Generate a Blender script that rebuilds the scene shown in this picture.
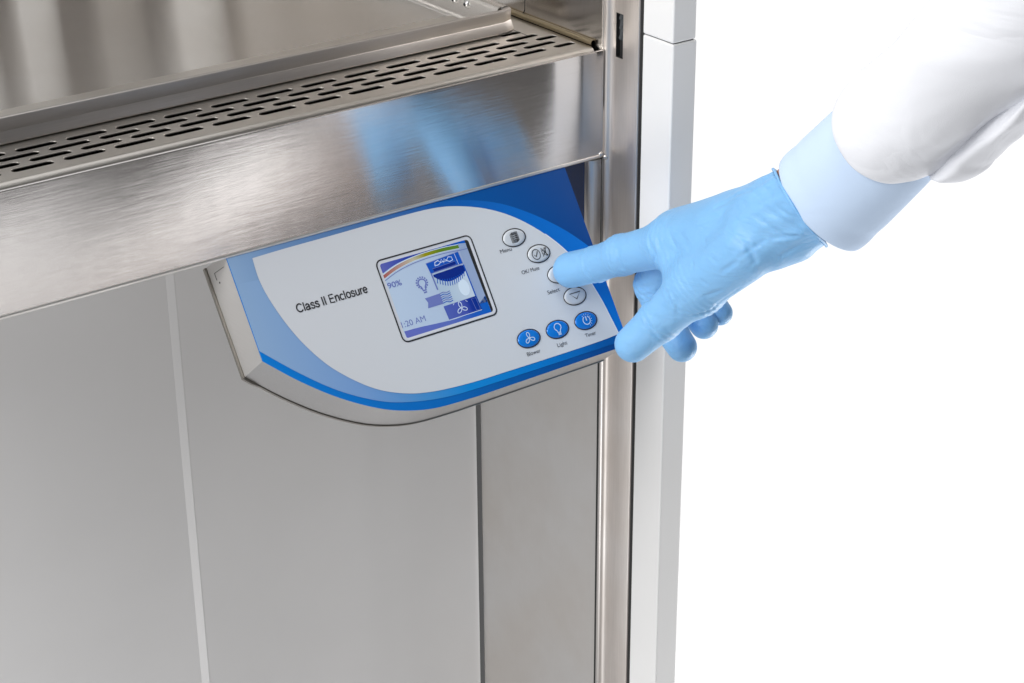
import bpy, math, random
import bmesh
import numpy as np
from mathutils import Vector, Matrix
from mathutils.geometry import tessellate_polygon

random.seed(4)
U = 0.00065          # one design unit = 0.65 mm
sc = bpy.context.scene
for o in list(bpy.data.objects):
    bpy.data.objects.remove(o)
COL = sc.collection

# ------------------------------------------------------------------ camera
cam_d = bpy.data.cameras.new('camera')
cam = bpy.data.objects.new('camera', cam_d)
COL.objects.link(cam)
sc.camera = cam
cam_d.sensor_width = 36.0
cam_d.lens = 1990.74 / 1024 * 36.0
cam_d.clip_start = 0.02
cam_d.clip_end = 60
CAM = Vector((-941.8, -1168.7, 554.3)) * U
RM = Matrix.Rotation(-0.62898895, 3, 'Z') @ Matrix.Rotation(1.12441943, 3, 'X') @ Matrix.Rotation(-0.00834431, 3, 'Z')
cam.matrix_world = Matrix.Translation(CAM) @ RM.to_4x4()

# ------------------------------------------------------------------ view, world
sc.render.resolution_x = 1024
sc.render.resolution_y = 683
sc.view_settings.view_transform = 'Standard'
sc.view_settings.look = 'None'
sc.view_settings.gamma = 1
sc.view_settings.exposure = 0.0

world = bpy.data.worlds.new("World")
sc.world = world
world.use_nodes = True
nt = world.node_tree
for n in list(nt.nodes):
    nt.nodes.remove(n)
def wn(t, **k):
    n = nt.nodes.new(t)
    for a, b in k.items():
        setattr(n, a, b)
    return n
# a photographic studio: bright paper sweep behind, dim grey room with bands added for steel reflections
tc = wn('ShaderNodeTexCoord')
sx = wn('ShaderNodeSeparateXYZ')
nt.links.new(tc.outputs['Generated'], sx.inputs[0])
# azimuth, 0 at +Y, positive towards +X, in turns
at2 = wn('ShaderNodeMath', operation='ARCTAN2')
nt.links.new(sx.outputs['X'], at2.inputs[0]); nt.links.new(sx.outputs['Y'], at2.inputs[1])
az = wn('ShaderNodeMapRange'); az.inputs['From Min'].default_value = -math.pi; az.inputs['From Max'].default_value = math.pi
nt.links.new(at2.outputs[0], az.inputs['Value'])
def deg(a):
    return (a + 180) / 360
def azimuth_ramp(stops):
    r = wn('ShaderNodeValToRGB'); nt.links.new(az.outputs[0], r.inputs[0]); cr = r.color_ramp
    cr.elements[0].position = 0; cr.elements[1].position = 1
    def put(e, v):
        if isinstance(v, tuple): e.color = (*v, 1); return
        e.color = (v, v, v, 1) if v > 1 else (v, v * .99, v * .982, 1)
    put(cr.elements[0], stops[0][1]); put(cr.elements[1], stops[-1][1])
    for a, v in stops[1:-1]: put(cr.elements.new(deg(a)), v)
    return r
upper = azimuth_ramp([(-180, .10), (-130, .14), (-105, .40), (-80, .34), (-60, .5), (-30, .4), (-12, .9), (-4, 1.06), (92, 1.06), (100, .25), (118, .08), (180, .10)])
lower = azimuth_ramp([(-180, .45), (-140, .40), (-110, .55), (-85, .45), (-60, .6), (-30, .5), (-12, .95), (-4, 1.06), (92, 1.06), (112, 1.0), (128, .70), (136, .2), (141, .12), (144.5, .2), (146, .25),
                      (147.5, (.50, .41, .37)), (149.5, (.60, .49, .45)), (150.8, .55), (151.8, 2.5), (153.6, 2.5), (154.3, .5), (156.4, .03), (157.4, .5), (158.4, 1.6), (161, 1.3), (164, .45), (180, .48)])
el = wn('ShaderNodeMapRange'); el.inputs['From Min'].default_value = -.22; el.inputs['From Max'].default_value = -.04
nt.links.new(sx.outputs['Z'], el.inputs['Value'])
wm = wn('ShaderNodeMix', data_type='RGBA')
nt.links.new(el.outputs[0], wm.inputs[0]); nt.links.new(lower.outputs[0], wm.inputs[6]); nt.links.new(upper.outputs[0], wm.inputs[7])
bg = wn('ShaderNodeBackground'); bg.inputs['Strength'].default_value = 1.0
nt.links.new(wm.outputs[2], bg.inputs['Color'])
out = wn('ShaderNodeOutputWorld')
nt.links.new(bg.outputs[0], out.inputs['Surface'])

# ------------------------------------------------------------------ studio lamps and added fill lights
def area(name, loc, target, size, size_y, power, color=(1, 1, 1)):
    l = bpy.data.lights.new(name, 'AREA')
    l.shape = 'RECTANGLE'; l.size = size * U; l.size_y = size_y * U
    l.energy = power; l.color = color
    o = bpy.data.objects.new(name, l)
    COL.objects.link(o)
    o.location = Vector(loc) * U
    d = (Vector(target) - Vector(loc)).normalized()
    o.rotation_euler = d.to_track_quat('-Z', 'Y').to_euler()
    return o
area('key_softbox', (-2050, -300, 1250), (-60, -60, 0), 1300, 1300, 21.5, (1, .99, .975))
area('top_softbox', (-500, -500, 2400), (-60, 0, 0), 1000, 1000, 6, (.97, .985, 1))

area('rear_panel_fill_light', (-1150, -520, -900), (-250, 160, -350), 500, 500, 1.75, (.97, .985, 1))  # added fill, lifts the rear panels
area('coat_fill_light', (1500, -500, -1700), (200, -350, 150), 900, 900, 14)  # added fill from below, lifts the coat's underside

# ------------------------------------------------------------------ materials
def mat(name, base=(.8, .8, .8), rough=.5, metal=0.0, spec=.5, **k):
    m = bpy.data.materials.new(name); m.use_nodes = True
    b = m.node_tree.nodes['Principled BSDF']
    b.inputs['Base Color'].default_value = (*base, 1)
    b.inputs['Roughness'].default_value = rough
    b.inputs['Metallic'].default_value = metal
    b.inputs['Specular IOR Level'].default_value = spec
    for a, v in k.items():
        b.inputs[a.replace('_', ' ')].default_value = v
    return m
def nodes(m):
    return m.node_tree.nodes, m.node_tree.links, m.node_tree.nodes['Principled BSDF']
def srgb(r, g, b):
    f = lambda c: (c / 255 / 12.92) if c / 255 <= .04045 else ((c / 255 + .055) / 1.055) ** 2.4
    return (f(r), f(g), f(b))

def steel(name, grain, base=(.60, .585, .57), rough=.30, aniso=.75, blotch=.08, rot=0.0, bump=.12, gr=.16, gc=.14, gs=(2600, 45), mot=.05):
    """brushed stainless: grain = axis the brush ran along"""
    m = mat(name, base, rough, 1.0)
    N, L, b = nodes(m)
    t = N.new('ShaderNodeTexCoord')
    mp = N.new('ShaderNodeMapping')
    s = [gs[0]] * 3; s['XYZ'.index(grain)] = gs[1]
    mp.inputs['Scale'].default_value = s
    L.new(t.outputs['Object'], mp.inputs[0])
    nz = N.new('ShaderNodeTexNoise'); nz.inputs['Scale'].default_value = 1.0; nz.inputs['Detail'].default_value = 3
    L.new(mp.outputs[0], nz.inputs['Vector'])
    big = N.new('ShaderNodeTexNoise'); big.inputs['Scale'].default_value = 14; big.inputs['Detail'].default_value = 5
    L.new(t.outputs['Object'], big.inputs['Vector'])
    # roughness = rough + grain + blotch
    a = N.new('ShaderNodeMath'); a.operation = 'MULTIPLY_ADD'; a.inputs[1].default_value = gr; a.inputs[2].default_value = rough - gr / 2 - blotch
    L.new(nz.outputs['Fac'], a.inputs[0])
    c = N.new('ShaderNodeMath'); c.operation = 'MULTIPLY_ADD'; c.inputs[1].default_value = blotch * 2
    L.new(big.outputs['Fac'], c.inputs[0]); L.new(a.outputs[0], c.inputs[2])
    L.new(c.outputs[0], b.inputs['Roughness'])
    # slight tone variation of the grain
    mx = N.new('ShaderNodeMix'); mx.data_type = 'RGBA'
    mx.inputs[6].default_value = tuple(c_ * (1 - gc) for c_ in base) + (1,)
    mx.inputs[7].default_value = tuple(min(1, c_ * (1 + gc * .8)) for c_ in base) + (1,)
    L.new(nz.outputs['Fac'], mx.inputs[0])
    mr = N.new('ShaderNodeMapRange'); mr.inputs['From Min'].default_value = .35; mr.inputs['From Max'].default_value = .65
    L.new(big.outputs['Fac'], mr.inputs['Value'])
    mo = N.new('ShaderNodeMix'); mo.data_type = 'RGBA'; mo.blend_type = 'MULTIPLY'; mo.inputs[7].default_value = (1 - mot, 1 - mot * 1.25, 1 - mot * 1.5, 1)
    L.new(mr.outputs[0], mo.inputs[0]); L.new(mx.outputs[2], mo.inputs[6]); L.new(mo.outputs[2], b.inputs['Base Color'])
    # the brush marks tilt the normal across the grain only
    gv = N.new('ShaderNodeCombineXYZ'); gv.inputs['XYZ'.index(grain)].default_value = 1; gv.name = 'grain'
    ge = N.new('ShaderNodeNewGeometry')
    crs = N.new('ShaderNodeVectorMath'); crs.operation = 'CROSS_PRODUCT'; L.new(ge.outputs['Normal'], crs.inputs[0]); L.new(gv.outputs[0], crs.inputs[1])
    fine = N.new('ShaderNodeTexNoise'); fine.inputs['Scale'].default_value = 1.0; fine.inputs['Detail'].default_value = 1
    mp2 = N.new('ShaderNodeMapping'); s2 = [70000] * 3; s2['XYZ'.index(grain)] = 60; mp2.inputs['Scale'].default_value = s2
    L.new(t.outputs['Object'], mp2.inputs[0]); L.new(mp2.outputs[0], fine.inputs['Vector'])
    fm = N.new('ShaderNodeMath'); fm.operation = 'MULTIPLY_ADD'; fm.inputs[1].default_value = bump; fm.inputs[2].default_value = -bump * .5
    L.new(fine.outputs['Fac'], fm.inputs[0])
    sc_ = N.new('ShaderNodeVectorMath'); sc_.operation = 'SCALE'; L.new(crs.outputs[0], sc_.inputs[0]); L.new(fm.outputs[0], sc_.inputs['Scale'])
    ad = N.new('ShaderNodeVectorMath'); ad.operation = 'ADD'; L.new(ge.outputs['Normal'], ad.inputs[0]); L.new(sc_.outputs[0], ad.inputs[1])
    nm = N.new('ShaderNodeVectorMath'); nm.operation = 'NORMALIZE'; L.new(ad.outputs[0], nm.inputs[0]); L.new(nm.outputs[0], b.inputs['Normal'])
    b.inputs['Anisotropic'].default_value = aniso
    cx = N.new('ShaderNodeCombineXYZ'); cx.inputs['XYZ'.index(grain)].default_value = 1
    L.new(cx.outputs[0], b.inputs['Tangent'])
    b.inputs['Anisotropic Rotation'].default_value = rot + .25
    return m

def paint(name, base, rough=.45, peel=.05, scale=1500):
    m = mat(name, base, rough)
    N, L, b = nodes(m)
    t = N.new('ShaderNodeTexCoord')
    nz = N.new('ShaderNodeTexNoise'); nz.inputs['Scale'].default_value = scale; nz.inputs['Detail'].default_value = 2
    L.new(t.outputs['Object'], nz.inputs['Vector'])
    bp = N.new('ShaderNodeBump'); bp.inputs['Strength'].default_value = peel * 4; bp.inputs['Distance'].default_value = .0001
    L.new(nz.outputs['Fac'], bp.inputs['Height']); L.new(bp.outputs[0], b.inputs['Normal'])
    big = N.new('ShaderNodeTexNoise'); big.inputs['Scale'].default_value = 12; big.inputs['Detail'].default_value = 4
    L.new(t.outputs['Object'], big.inputs['Vector'])
    mx = N.new('ShaderNodeMix'); mx.data_type = 'RGBA'
    mx.inputs[6].default_value = (base[0] * .95, base[1] * .95, base[2] * .95, 1)
    mx.inputs[7].default_value = (min(1, base[0] * 1.05), min(1, base[1] * 1.05), min(1, base[2] * 1.05), 1)
    L.new(big.outputs['Fac'], mx.inputs[0]); L.new(mx.outputs[2], b.inputs['Base Color'])
    return m

STEEL_X = steel('brushed_steel_x', 'X', (.68, .655, .645), .16, 1.0, .0, bump=.9, gr=.02, gc=.07, gs=(2600, 30))
STEEL_STRIP = steel('brushed_steel_upright', 'Z', (.76, .715, .685), .46, .4, mot=.10)
STEEL_WALL = steel('polished_inner_wall', 'Z', (.68, .65, .62), .22, .5, bump=.05)
CHEEK = mat('bracket_painted_reflection', srgb(0, 52, 112), .28)  # the keypad's blue reflection, painted into the bracket side's colour
STEEL_TRAY = steel('brushed_steel_tray', 'X', (.70, .68, .655), .18, 1.0, .01, bump=.6, gr=.03, gc=.05, gs=(2600, 30))
STEEL_Z = steel('brushed_steel_z', 'Z', (.70, .665, .64), .36)
STEEL_GRILLE = steel('satin_steel_grille', 'X', (.60, .575, .54), .36, .4, bump=.04)
STEEL_BOX = steel('satin_steel_housing', 'Y', (.56, .56, .565), .36, .5, bump=.05)
STEEL_RIM = steel('mottled_rim_steel', 'X', (.50, .475, .46), .42, .3, .14, bump=.03)
STEEL_DULL = steel('dull_steel_leg', 'Z', (.78, .77, .76), .46, .3, .16, bump=.03, gr=.06, gc=.035, mot=.10)
GREY_PAINT = paint('grey_powder_coat', srgb(221, 220, 220), .5, .04)
WHITE_PAINT = paint('white_powder_coat', srgb(228, 228, 228), .45, .06)
BLACK = mat('black_gasket', (.012, .012, .013), .6)
DARKGREY = paint('dark_grey_foam', (.06, .065, .07), .9, .5, 3000)
INK = mat('black_ink', (.016, .016, .02), .45)

# ------------------------------------------------------------------ mesh helpers (all coordinates in design units)
ORG = {}
def org(o):
    return ORG.get(o.name, Vector((0, 0, 0)))
def empty(name, loc):
    o = bpy.data.objects.new(name, None); COL.objects.link(o)
    o.empty_display_size = .03
    o.location = Vector(loc) * U; ORG[o.name] = Vector(loc) * U
    return o
def link(name, me, parent, c):
    """me has vertices relative to world point c (metres)"""
    o = bpy.data.objects.new(name, me); COL.objects.link(o)
    ORG[o.name] = c
    if parent is not None:
        o.parent = parent; o.location = c - org(parent)
    else:
        o.location = c
    return o
class MB:
    def __init__(s):
        s.v = []; s.f = []; s.m = []; s.s = []; s.mats = []
    def mi(s, m):
        if m not in s.mats: s.mats.append(m)
        return s.mats.index(m)
    def add(s, vs, fs, m, smooth=False):
        k = len(s.v); i = s.mi(m)
        s.v += [tuple(map(float, p)) for p in vs]
        for f in fs:
            s.f.append([k + a for a in f]); s.m.append(i); s.s.append(smooth)
    def box(s, x0, x1, y0, y1, z0, z1, m):
        vs = [(x, y, z) for x in (x0, x1) for y in (y0, y1) for z in (z0, z1)]
        s.add(vs, [(0, 1, 3, 2), (4, 6, 7, 5), (0, 4, 5, 1), (2, 3, 7, 6), (0, 2, 6, 4), (1, 5, 7, 3)], m)
    def prism(s, pts, vec, m, smooth=False):
        """closed 3-D polygon swept along vec"""
        n = len(pts); P = [Vector(p) for p in pts]; Q = [p + Vector(vec) for p in P]
        tri = tessellate_polygon([P])
        s.add(P + Q, [tuple(t) for t in tri] + [tuple(n + a for a in reversed(t)) for t in tri], m)
        s.add(P + Q, [(i, (i + 1) % n, n + (i + 1) % n, n + i) for i in range(n)], m, smooth)
    def poly(s, pts, m):
        P = [Vector(p) for p in pts]
        s.add(P, [tuple(t) for t in tessellate_polygon([P])], m)
    def tube(s, path, r, m, n=12, cap=True):
        path = [Vector(p) for p in path]; vs = []; k = len(path)
        rr = r if isinstance(r, (list, tuple)) else [r] * k
        ref = None
        for i, p in enumerate(path):
            d = (path[min(i + 1, k - 1)] - path[max(i - 1, 0)]).normalized()
            if ref is None:
                ref = Vector((0, 0, 1)) if abs(d.z) < .9 else Vector((1, 0, 0))
            a = (ref - d * ref.dot(d)).normalized(); b = d.cross(a); ref = a
            for j in range(n):
                t = 2 * math.pi * j / n
                vs.append(p + (a * math.cos(t) + b * math.sin(t)) * rr[i])
        fs = [(i * n + j, i * n + (j + 1) % n, (i + 1) * n + (j + 1) % n, (i + 1) * n + j) for i in range(k - 1) for j in range(n)]
        s.add(vs, fs, m, True)
        if cap:
            s.add(vs[:n], [tuple(range(n))], m); s.add(vs[-n:], [tuple(range(n))], m)
    def dome(s, c, r, h, nrm, m, n=14):
        c = Vector(c); d = Vector(nrm).normalized()
        a = d.orthogonal().normalized(); b = d.cross(a); vs = []; k = 4
        for i in range(k):
            t = math.pi / 2 * i / k
            for j in range(n):
                q = 2 * math.pi * j / n
                vs.append(c + (a * math.cos(q) + b * math.sin(q)) * r * math.cos(t) + d * h * math.sin(t))
        vs.append(c + d * h)
        fs = [(i * n + j, i * n + (j + 1) % n, (i + 1) * n + (j + 1) % n, (i + 1) * n + j) for i in range(k - 1) for j in range(n)]
        fs += [((k - 1) * n + j, (k - 1) * n + (j + 1) % n, k * n) for j in range(n)]
        s.add(vs, fs, m, True)
    def build(s, name, parent=None, bevel=0, seg=3, weld=False):
        A = np.array(s.v) * U
        c = Vector(((A.min(0) + A.max(0)) / 2).tolist())
        me = bpy.data.meshes.new(name)
        me.from_pydata([tuple(p - np.array(c)) for p in A], [], s.f)
        for m in s.mats: me.materials.append(m)
        me.polygons.foreach_set('material_index', s.m)
        me.polygons.foreach_set('use_smooth', s.s)
        me.update()
        import bmesh
        bm = bmesh.new(); bm.from_mesh(me)
        if weld: bmesh.ops.remove_doubles(bm, verts=bm.verts, dist=1e-6)
        bmesh.ops.recalc_face_normals(bm, faces=bm.faces)
        bm.to_mesh(me); bm.free()
        o = link(name, me, parent, c)
        if bevel:
            b = o.modifiers.new('bevel', 'BEVEL'); b.width = bevel * U; b.segments = seg; b.limit_method = 'ANGLE'
            b.angle_limit = math.radians(40); b.harden_normals = True
        return o
def crisp(o, a=32):
    bm = bmesh.new(); bm.from_mesh(o.data)
    for e in bm.edges:
        if len(e.link_faces) == 2 and e.calc_face_angle(0) > math.radians(a): e.smooth = False
    bm.to_mesh(o.data); bm.free()
    return o
def boxo(name, x0, x1, y0, y1, z0, z1, m, parent, bevel=0, seg=3):
    b = MB(); b.box(x0, x1, y0, y1, z0, z1, m)
    return b.build(name, parent, bevel, seg)
def tag(o, label=None, cat=None, group=None, kind=None):
    if label: o['label'] = label
    if cat: o['category'] = cat
    if group: o['group'] = group
    if kind: o['kind'] = kind
    return o
def curve_mesh(splines, extrude, bevel, z, res=8):
    """filled 2-D curve with holes -> mesh data (units); splines = list of closed point lists in XY"""
    cu = bpy.data.curves.new('tmp', 'CURVE'); cu.dimensions = '2D'; cu.fill_mode = 'BOTH'
    cu.extrude = extrude; cu.bevel_depth = bevel; cu.bevel_resolution = 2
    for pts in splines:
        sp = cu.splines.new('POLY'); sp.points.add(len(pts) - 1); sp.use_cyclic_u = True
        for i, p in enumerate(pts): sp.points[i].co = (p[0], p[1], 0, 1)
    o = bpy.data.objects.new('tmp', cu); COL.objects.link(o)
    bpy.context.view_layer.update()
    me = bpy.data.meshes.new_from_object(o.evaluated_get(bpy.context.evaluated_depsgraph_get()))
    vs = [(v.co.x, v.co.y, v.co.z + z) for v in me.vertices]; fs = [tuple(p.vertices) for p in me.polygons]
    bpy.data.objects.remove(o); bpy.data.curves.remove(cu); bpy.data.meshes.remove(me)
    return vs, fs
def text_mesh(body, size, width=None, bold=0.0):
    cu = bpy.data.curves.new('tmp', 'FONT'); cu.body = body; cu.size = size; cu.offset = bold
    o = bpy.data.objects.new('tmp', cu); COL.objects.link(o)
    bpy.context.view_layer.update()
    me = bpy.data.meshes.new_from_object(o.evaluated_get(bpy.context.evaluated_depsgraph_get()))
    vs = [(v.co.x, v.co.y) for v in me.vertices]; fs = [tuple(p.vertices) for p in me.polygons]
    bpy.data.objects.remove(o); bpy.data.curves.remove(cu); bpy.data.meshes.remove(me)
    x0 = min(v[0] for v in vs); x1 = max(v[0] for v in vs)
    k = (width / (x1 - x0)) if width else 1
    return [((x - x0) * k, y) for x, y in vs], fs

# =================================================================== CABINET
cab = tag(empty('safety_cabinet', (-250, 90, -700)), 'stainless steel laboratory safety cabinet with slotted front grille, steel apron and white corner post', 'cabinet')
XL = -760
# apron: sheet with folded lip at the bottom and a thin hem on top
b = MB()
sec = [(0, 3.0), (0, 87.0), (.35, 88.0), (1.3, 88.5), (2.3, 88.2), (2.6, 87.4), (2.6, 4.5), (18, 4.2), (18, .2), (3.6, 0), (2.2, .3), (1.0, 1.1), (.3, 2.2)]
b.prism([(XL, y, z) for y, z in sec], (-.6 - XL, 0, 0), STEEL_X)
for k in range(len(b.s)): b.s[k] = True
ap = crisp(b.build('front_apron', cab, weld=True))
b = MB(); b.tube([(XL, .9, 1.2), (-1, .9, 1.2)], 1.7, steel('rolled_lip_steel', 'X', (.80, .78, .76), .42, .3), 12); b.build('rolled_lip', cab)
# welded corner at lower right of the apron
b = MB(); b.dome((-2.2, -.1, 2.6), 2.2, 1.3, (0, -1, .2), STEEL_Z, 9); b.dome((1.6, -1, -.4), 2.4, 1.4, (-.6, -.8, .2), STEEL_Z, 9)
b.build('corner_weld', cab)
# grille with slots, rolled front nose
holes = []
def slot(cx, cy, ln, w=7.4):
    p = []; r = w / 2; h = ln / 2 - r
    for k in range(9): t = -math.pi / 2 + math.pi * k / 8; p.append((cx + h + r * math.cos(t), cy + r * math.sin(t)))
    for k in range(9): t = math.pi / 2 + math.pi * k / 8; p.append((cx - h + r * math.cos(t), cy + r * math.sin(t)))
    return p
for k in range(19):
    for row, y in enumerate((28.8, 40.5, 52.2, 63.9)):
        x = (-51.0 if row % 2 == 0 else -32.9) - 37.6 * k
        if x > XL + 30: holes.append(slot(x, y, 31))
holes += [slot(-17.5, 28.8, 20.5), slot(-17.5, 52.2, 20.5), slot(-34, 78, 20)]
vs, fs = curve_mesh([[(XL, 14.2), (-3.2, 14.2), (-3.2, 150), (XL, 150)]] + holes, .2, .35, 89.0 - .55)
b = MB(); b.add(vs, fs, STEEL_GRILLE)
b.build('slotted_grille', cab)
b = MB()
nose = [(14.2, 89.0)] + [(14.2 - 6.2 * math.sin(t), 82.8 + 6.2 * math.cos(t)) for t in [i * math.pi / 16 for i in range(1, 9)]] + [(8, 60), (9.2, 60)]
nose += [(14.2 - 5.0 * math.sin(t), 82.8 + 5.0 * math.cos(t)) for t in [i * math.pi / 16 for i in range(8, -1, -1)]]
b.prism([(XL, y, z) for y, z in nose], (-3.2 - XL, 0, 0), STEEL_GRILLE, True)
b.build('grille_nose', cab)
# plenum under the grille
PAN = mat('shadowed_drain_pan', (.045, .04, .035), .5, .6)  # shade under the slots is put into this dark colour
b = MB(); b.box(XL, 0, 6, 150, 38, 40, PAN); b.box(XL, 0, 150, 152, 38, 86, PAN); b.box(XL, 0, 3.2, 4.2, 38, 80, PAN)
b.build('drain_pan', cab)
# seam in the grille, screw
b = MB(); b.box(-26.1, -25.6, 66, 118, 89.02, 89.12, BLACK); b.build('grille_seam', cab)
# underside
boxo('base_pan', XL, -.5, 20, 186, 6, 9, STEEL_DULL, cab)

# inner side wall (right), rounded front edge, step, outer strip
b = MB(); b.box(0, 4.2, 2.0, 640, 40, 700, STEEL_WALL)
b.build('inner_side_wall', cab, 1.5)
b = MB(); b.box(-.25, -.02, 104, 104.5, 97, 500, BLACK)
b.tube([(-.2, 104.2, 97), (-.2, 105.5, 94.2), (-.2, 108, 92.6)], .3, BLACK, 6); b.build('wall_seam', cab)
b = MB(); b.tube([(-1.6, 12, 91.4), (-1.6, 600, 91.4)], 2.4, steel('bead_steel', 'Y', (.36, .30, .20), .3, .2), 10)
b.build('corner_bead', cab)
# slotted upright: rounded left nose then flat strip facing the opening
b = MB()
prof = [(40, 4)] + [(1.2 + 3.8 - 3.8 * math.cos(t), -.6 - 3.2 * math.sin(t)) for t in [i * math.pi / 2 / 8 for i in range(9)]]
prof = [(0.6, 2), (.6, -.2), (.9, -1.3), (1.8, -2.2), (3.0, -2.8), (4.1, -3.8), (4.8, -5.4), (5.0, -7.2), (5.0, -8.0)]
def strip(z0, z1, pr, x1, m):
    P = [(x, y) for x, y in pr]
    n = len(P); vs = [(x, y, z0) for x, y in P] + [(x, y, z1) for x, y in P]
    b.add(vs, [(i, i + 1, n + i + 1, n + i) for i in range(n - 1)], m, True)
strip(-900, 700, prof, 8, STEEL_STRIP)
strip(-900, 84, [(5, -8.0), (5, -16.6)], 8, STEEL_STRIP)
strip(119.5, 700, [(5, -8.0), (5, -16.6)], 8, STEEL_STRIP)
strip(-900, 700, [(5, -16.6), (5, -34.9), (5.3, -35.3), (6.6, -35.4)], 8, STEEL_STRIP)
for y in (-8.0, -16.6): b.add([(5, y, 84), (9, y, 84), (9, y, 119.5), (5, y, 119.5)], [(0, 1, 2, 3)], BLACK)
for z in (84, 119.5): b.add([(5, -8, z), (9, -8, z), (9, -16.6, z), (5, -16.6, z)], [(0, 1, 2, 3)], BLACK)
b.build('upright_strip', cab)
b = MB(); b.box(9.2, 10.2, -34, -1, -900, 700, BLACK); b.box(6.6, 8.2, -41, -34.2, -900, 700, BLACK)
b.build('gasket', cab)
b = MB()
for i in range(9):
    b.dome((8.6 + .2 * (i % 2), -9.5 - 1.1 * (i % 3), 99 + 2.6 * i), 2.2, 1.3, (-1, 0, 0), DARKGREY, 8)
b.box(8.6, 9.1, -13.5, -8, 97, 122, DARKGREY)
b.build('latch_pad', cab)
# vertical bracket that carries the control panel
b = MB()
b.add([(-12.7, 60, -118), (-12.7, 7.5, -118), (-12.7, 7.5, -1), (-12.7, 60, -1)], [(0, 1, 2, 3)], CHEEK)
prof = [(-12.6, 60), (-12.6, 7), (-12.3, 4.8), (-11.3, 3.2), (-9.8, 2.2), (-8, 1.6), (-.8, 1.2), (-.8, 4)]
strip(-118, -2.2, prof, 0, STEEL_Z)
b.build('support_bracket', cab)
b = MB(); b.box(-.6, .5, 1.5, 3, -900, 0, BLACK); b.build('bracket_gap', cab)
# lower side wall, its rounded front edge, black gap, back panels
b = MB()
b.add([(0, 176, -900), (0, 0, -900), (0, 0, 0), (0, 176, 0)], [(0, 1, 2, 3)], STEEL_DULL)
strip(-900, -118, [(0, 0), (.1, -1.2), (.6, -2.1), (1.4, -2.6), (2.4, -2.8)], 0, STEEL_Z)
b.build('leg_panel', cab)
boxo('shadow_gap', -7, 6, 180.0, 186, -1000, 5, BLACK, cab)
boxo('rear_panel', -297.2, -4.0, 178, 181, -1000, 5, GREY_PAINT, cab, .6)
b = MB()
sec = [(-297.1, 190), (-297.1, 178.0), (-297.8, 177.7), (-304.2, 180.4), (XL, 180.4), (XL, 190)]
b.prism([(x, y, -1000) for x, y in sec], (0, 0, 1005), GREY_PAINT)
b.build('access_panel', cab, .8)

# white corner post: lower and upper covers with a hairline joint
def post(z0, z1, xr, yf):
    bb = MB(); bb.box(5, xr, yf, -40.0, z0, z1, WHITE_PAINT)
    return bb.build('corner_post_cover', cab, 1.6, 4)
post(-1000, 109.7, 29.0, -75.8)
post(110.3, 700, 28.2, -75.3)
b = MB(); b.box(6.5, 26.5, -73.8, -41, 109.5, 110.5, BLACK); b.build('joint_line', cab)

# interior of the work chamber: seen only as reflections in the work surface
b = MB()
b.box(XL, 4, 640, 644, 84, 900, STEEL_Z)
for i in range(9):  # unseen strips added to throw bands into the tray's reflection
    x = -720 + i * 82
    b.box(x, x + 38 + 8 * (i % 3), 612, 616, 100, 900, STEEL_DULL if i % 3 == 1 else WHITE_PAINT)
b.build('rear_wall', cab)

# =================================================================== WORK SURFACE TRAY (lifts out)
tray = tag(empty('work_surface_tray', (-400, 90, 90)), 'removable stainless steel work surface tray with rolled raised rim above the slotted grille', 'tray')
TX = -38.5
b = MB(); b.box(XL, TX - 2, 82, 606, 86.5, 88, STEEL_TRAY); b.build('tray_floor', tray)
# front rim: lower apron, crease, upper apron leaning back, rounded top
b = MB()
pr = [(79.5, 89.6), (77.9, 90.3), (77.6, 91.2), (79.0, 98.4), (79.3, 98.9), (79.3, 99.4), (79.0, 107.2), (79.3, 108.2), (80.2, 108.7), (82.2, 108.7), (83, 108.2), (83.2, 107), (83.4, 88)]
vs = []; xs = [XL, TX]
n = len(pr)
for x in xs: vs += [(x, y, z) for y, z in pr]
b.add(vs, [(i, i + 1, n + i + 1, n + i) for i in range(n - 1)], STEEL_RIM, True)
# folded corner, turning 45 degrees into the side rim
vs = [(TX, y, z) for y, z in pr] + [(TX + 10 - (y - 78.4) * .35, y + 4 + (y - 78.4), z - .2) for y, z in pr] + [(TX + 12 - (y - 78.4) * .35, y + 10 + (y - 78.4), z - .4) for y, z in pr]
b.add(vs, [(k * n + i, k * n + i + 1, k * n + n + i + 1, k * n + n + i) for k in range(2) for i in range(n - 1)], STEEL_RIM, True)
fr_ = b.build('front_rim', tray, weld=True)
bm = bmesh.new(); bm.from_mesh(fr_.data)
for e in bm.edges:
    if len(e.link_faces) == 2 and e.calc_face_angle(0) > math.radians(28): e.smooth = False
bm.to_mesh(fr_.data); bm.free()
# side rim: outer face, rounded top, inner face
b = MB()
ps = [(TX + 11.5, 90), (TX + 12, 105), (TX + 11, 108), (TX + 8.5, 109.2), (TX + 2.2, 109.4), (TX - .4, 108.6), (TX - 1.6, 107), (TX - 2, 92), (TX - 4, 88.4), (TX - 8, 88)]
n = len(ps); vs = []
for y in (87, 606): vs += [(x, y, z) for x, z in ps]
b.add(vs, [(i, i + 1, n + i + 1, n + i) for i in range(n - 1)], STEEL_TRAY, True)
b.build('side_rim', tray)
for y in (129, 146):
    b = MB(); b.dome((TX - 1.8, y, 103), 3.4, 2.4, (-1, 0, 0), STEEL_BOX, 16); b.dome((TX - 4.0, y, 103), 1.4, .9, (-1, 0, 0), BLACK, 10)
    b.build('rivet', tray)

# =================================================================== CONTROL PANEL
K = .68; q_ = math.hypot(1, K)
NN = Vector((0, -1 / q_, K / q_))      # out of the face
DN = Vector((0, -K / q_, -1 / q_))     # down the face
def fp(u, v, h=0.0):
    return Vector((u, 0, 0)) + DN * v + NN * h
panel = tag(empty('control_panel', (-190, -20, -110)), 'wedge shaped steel control panel with blue and pale grey keypad face hanging under the apron', 'control panel')

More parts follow.
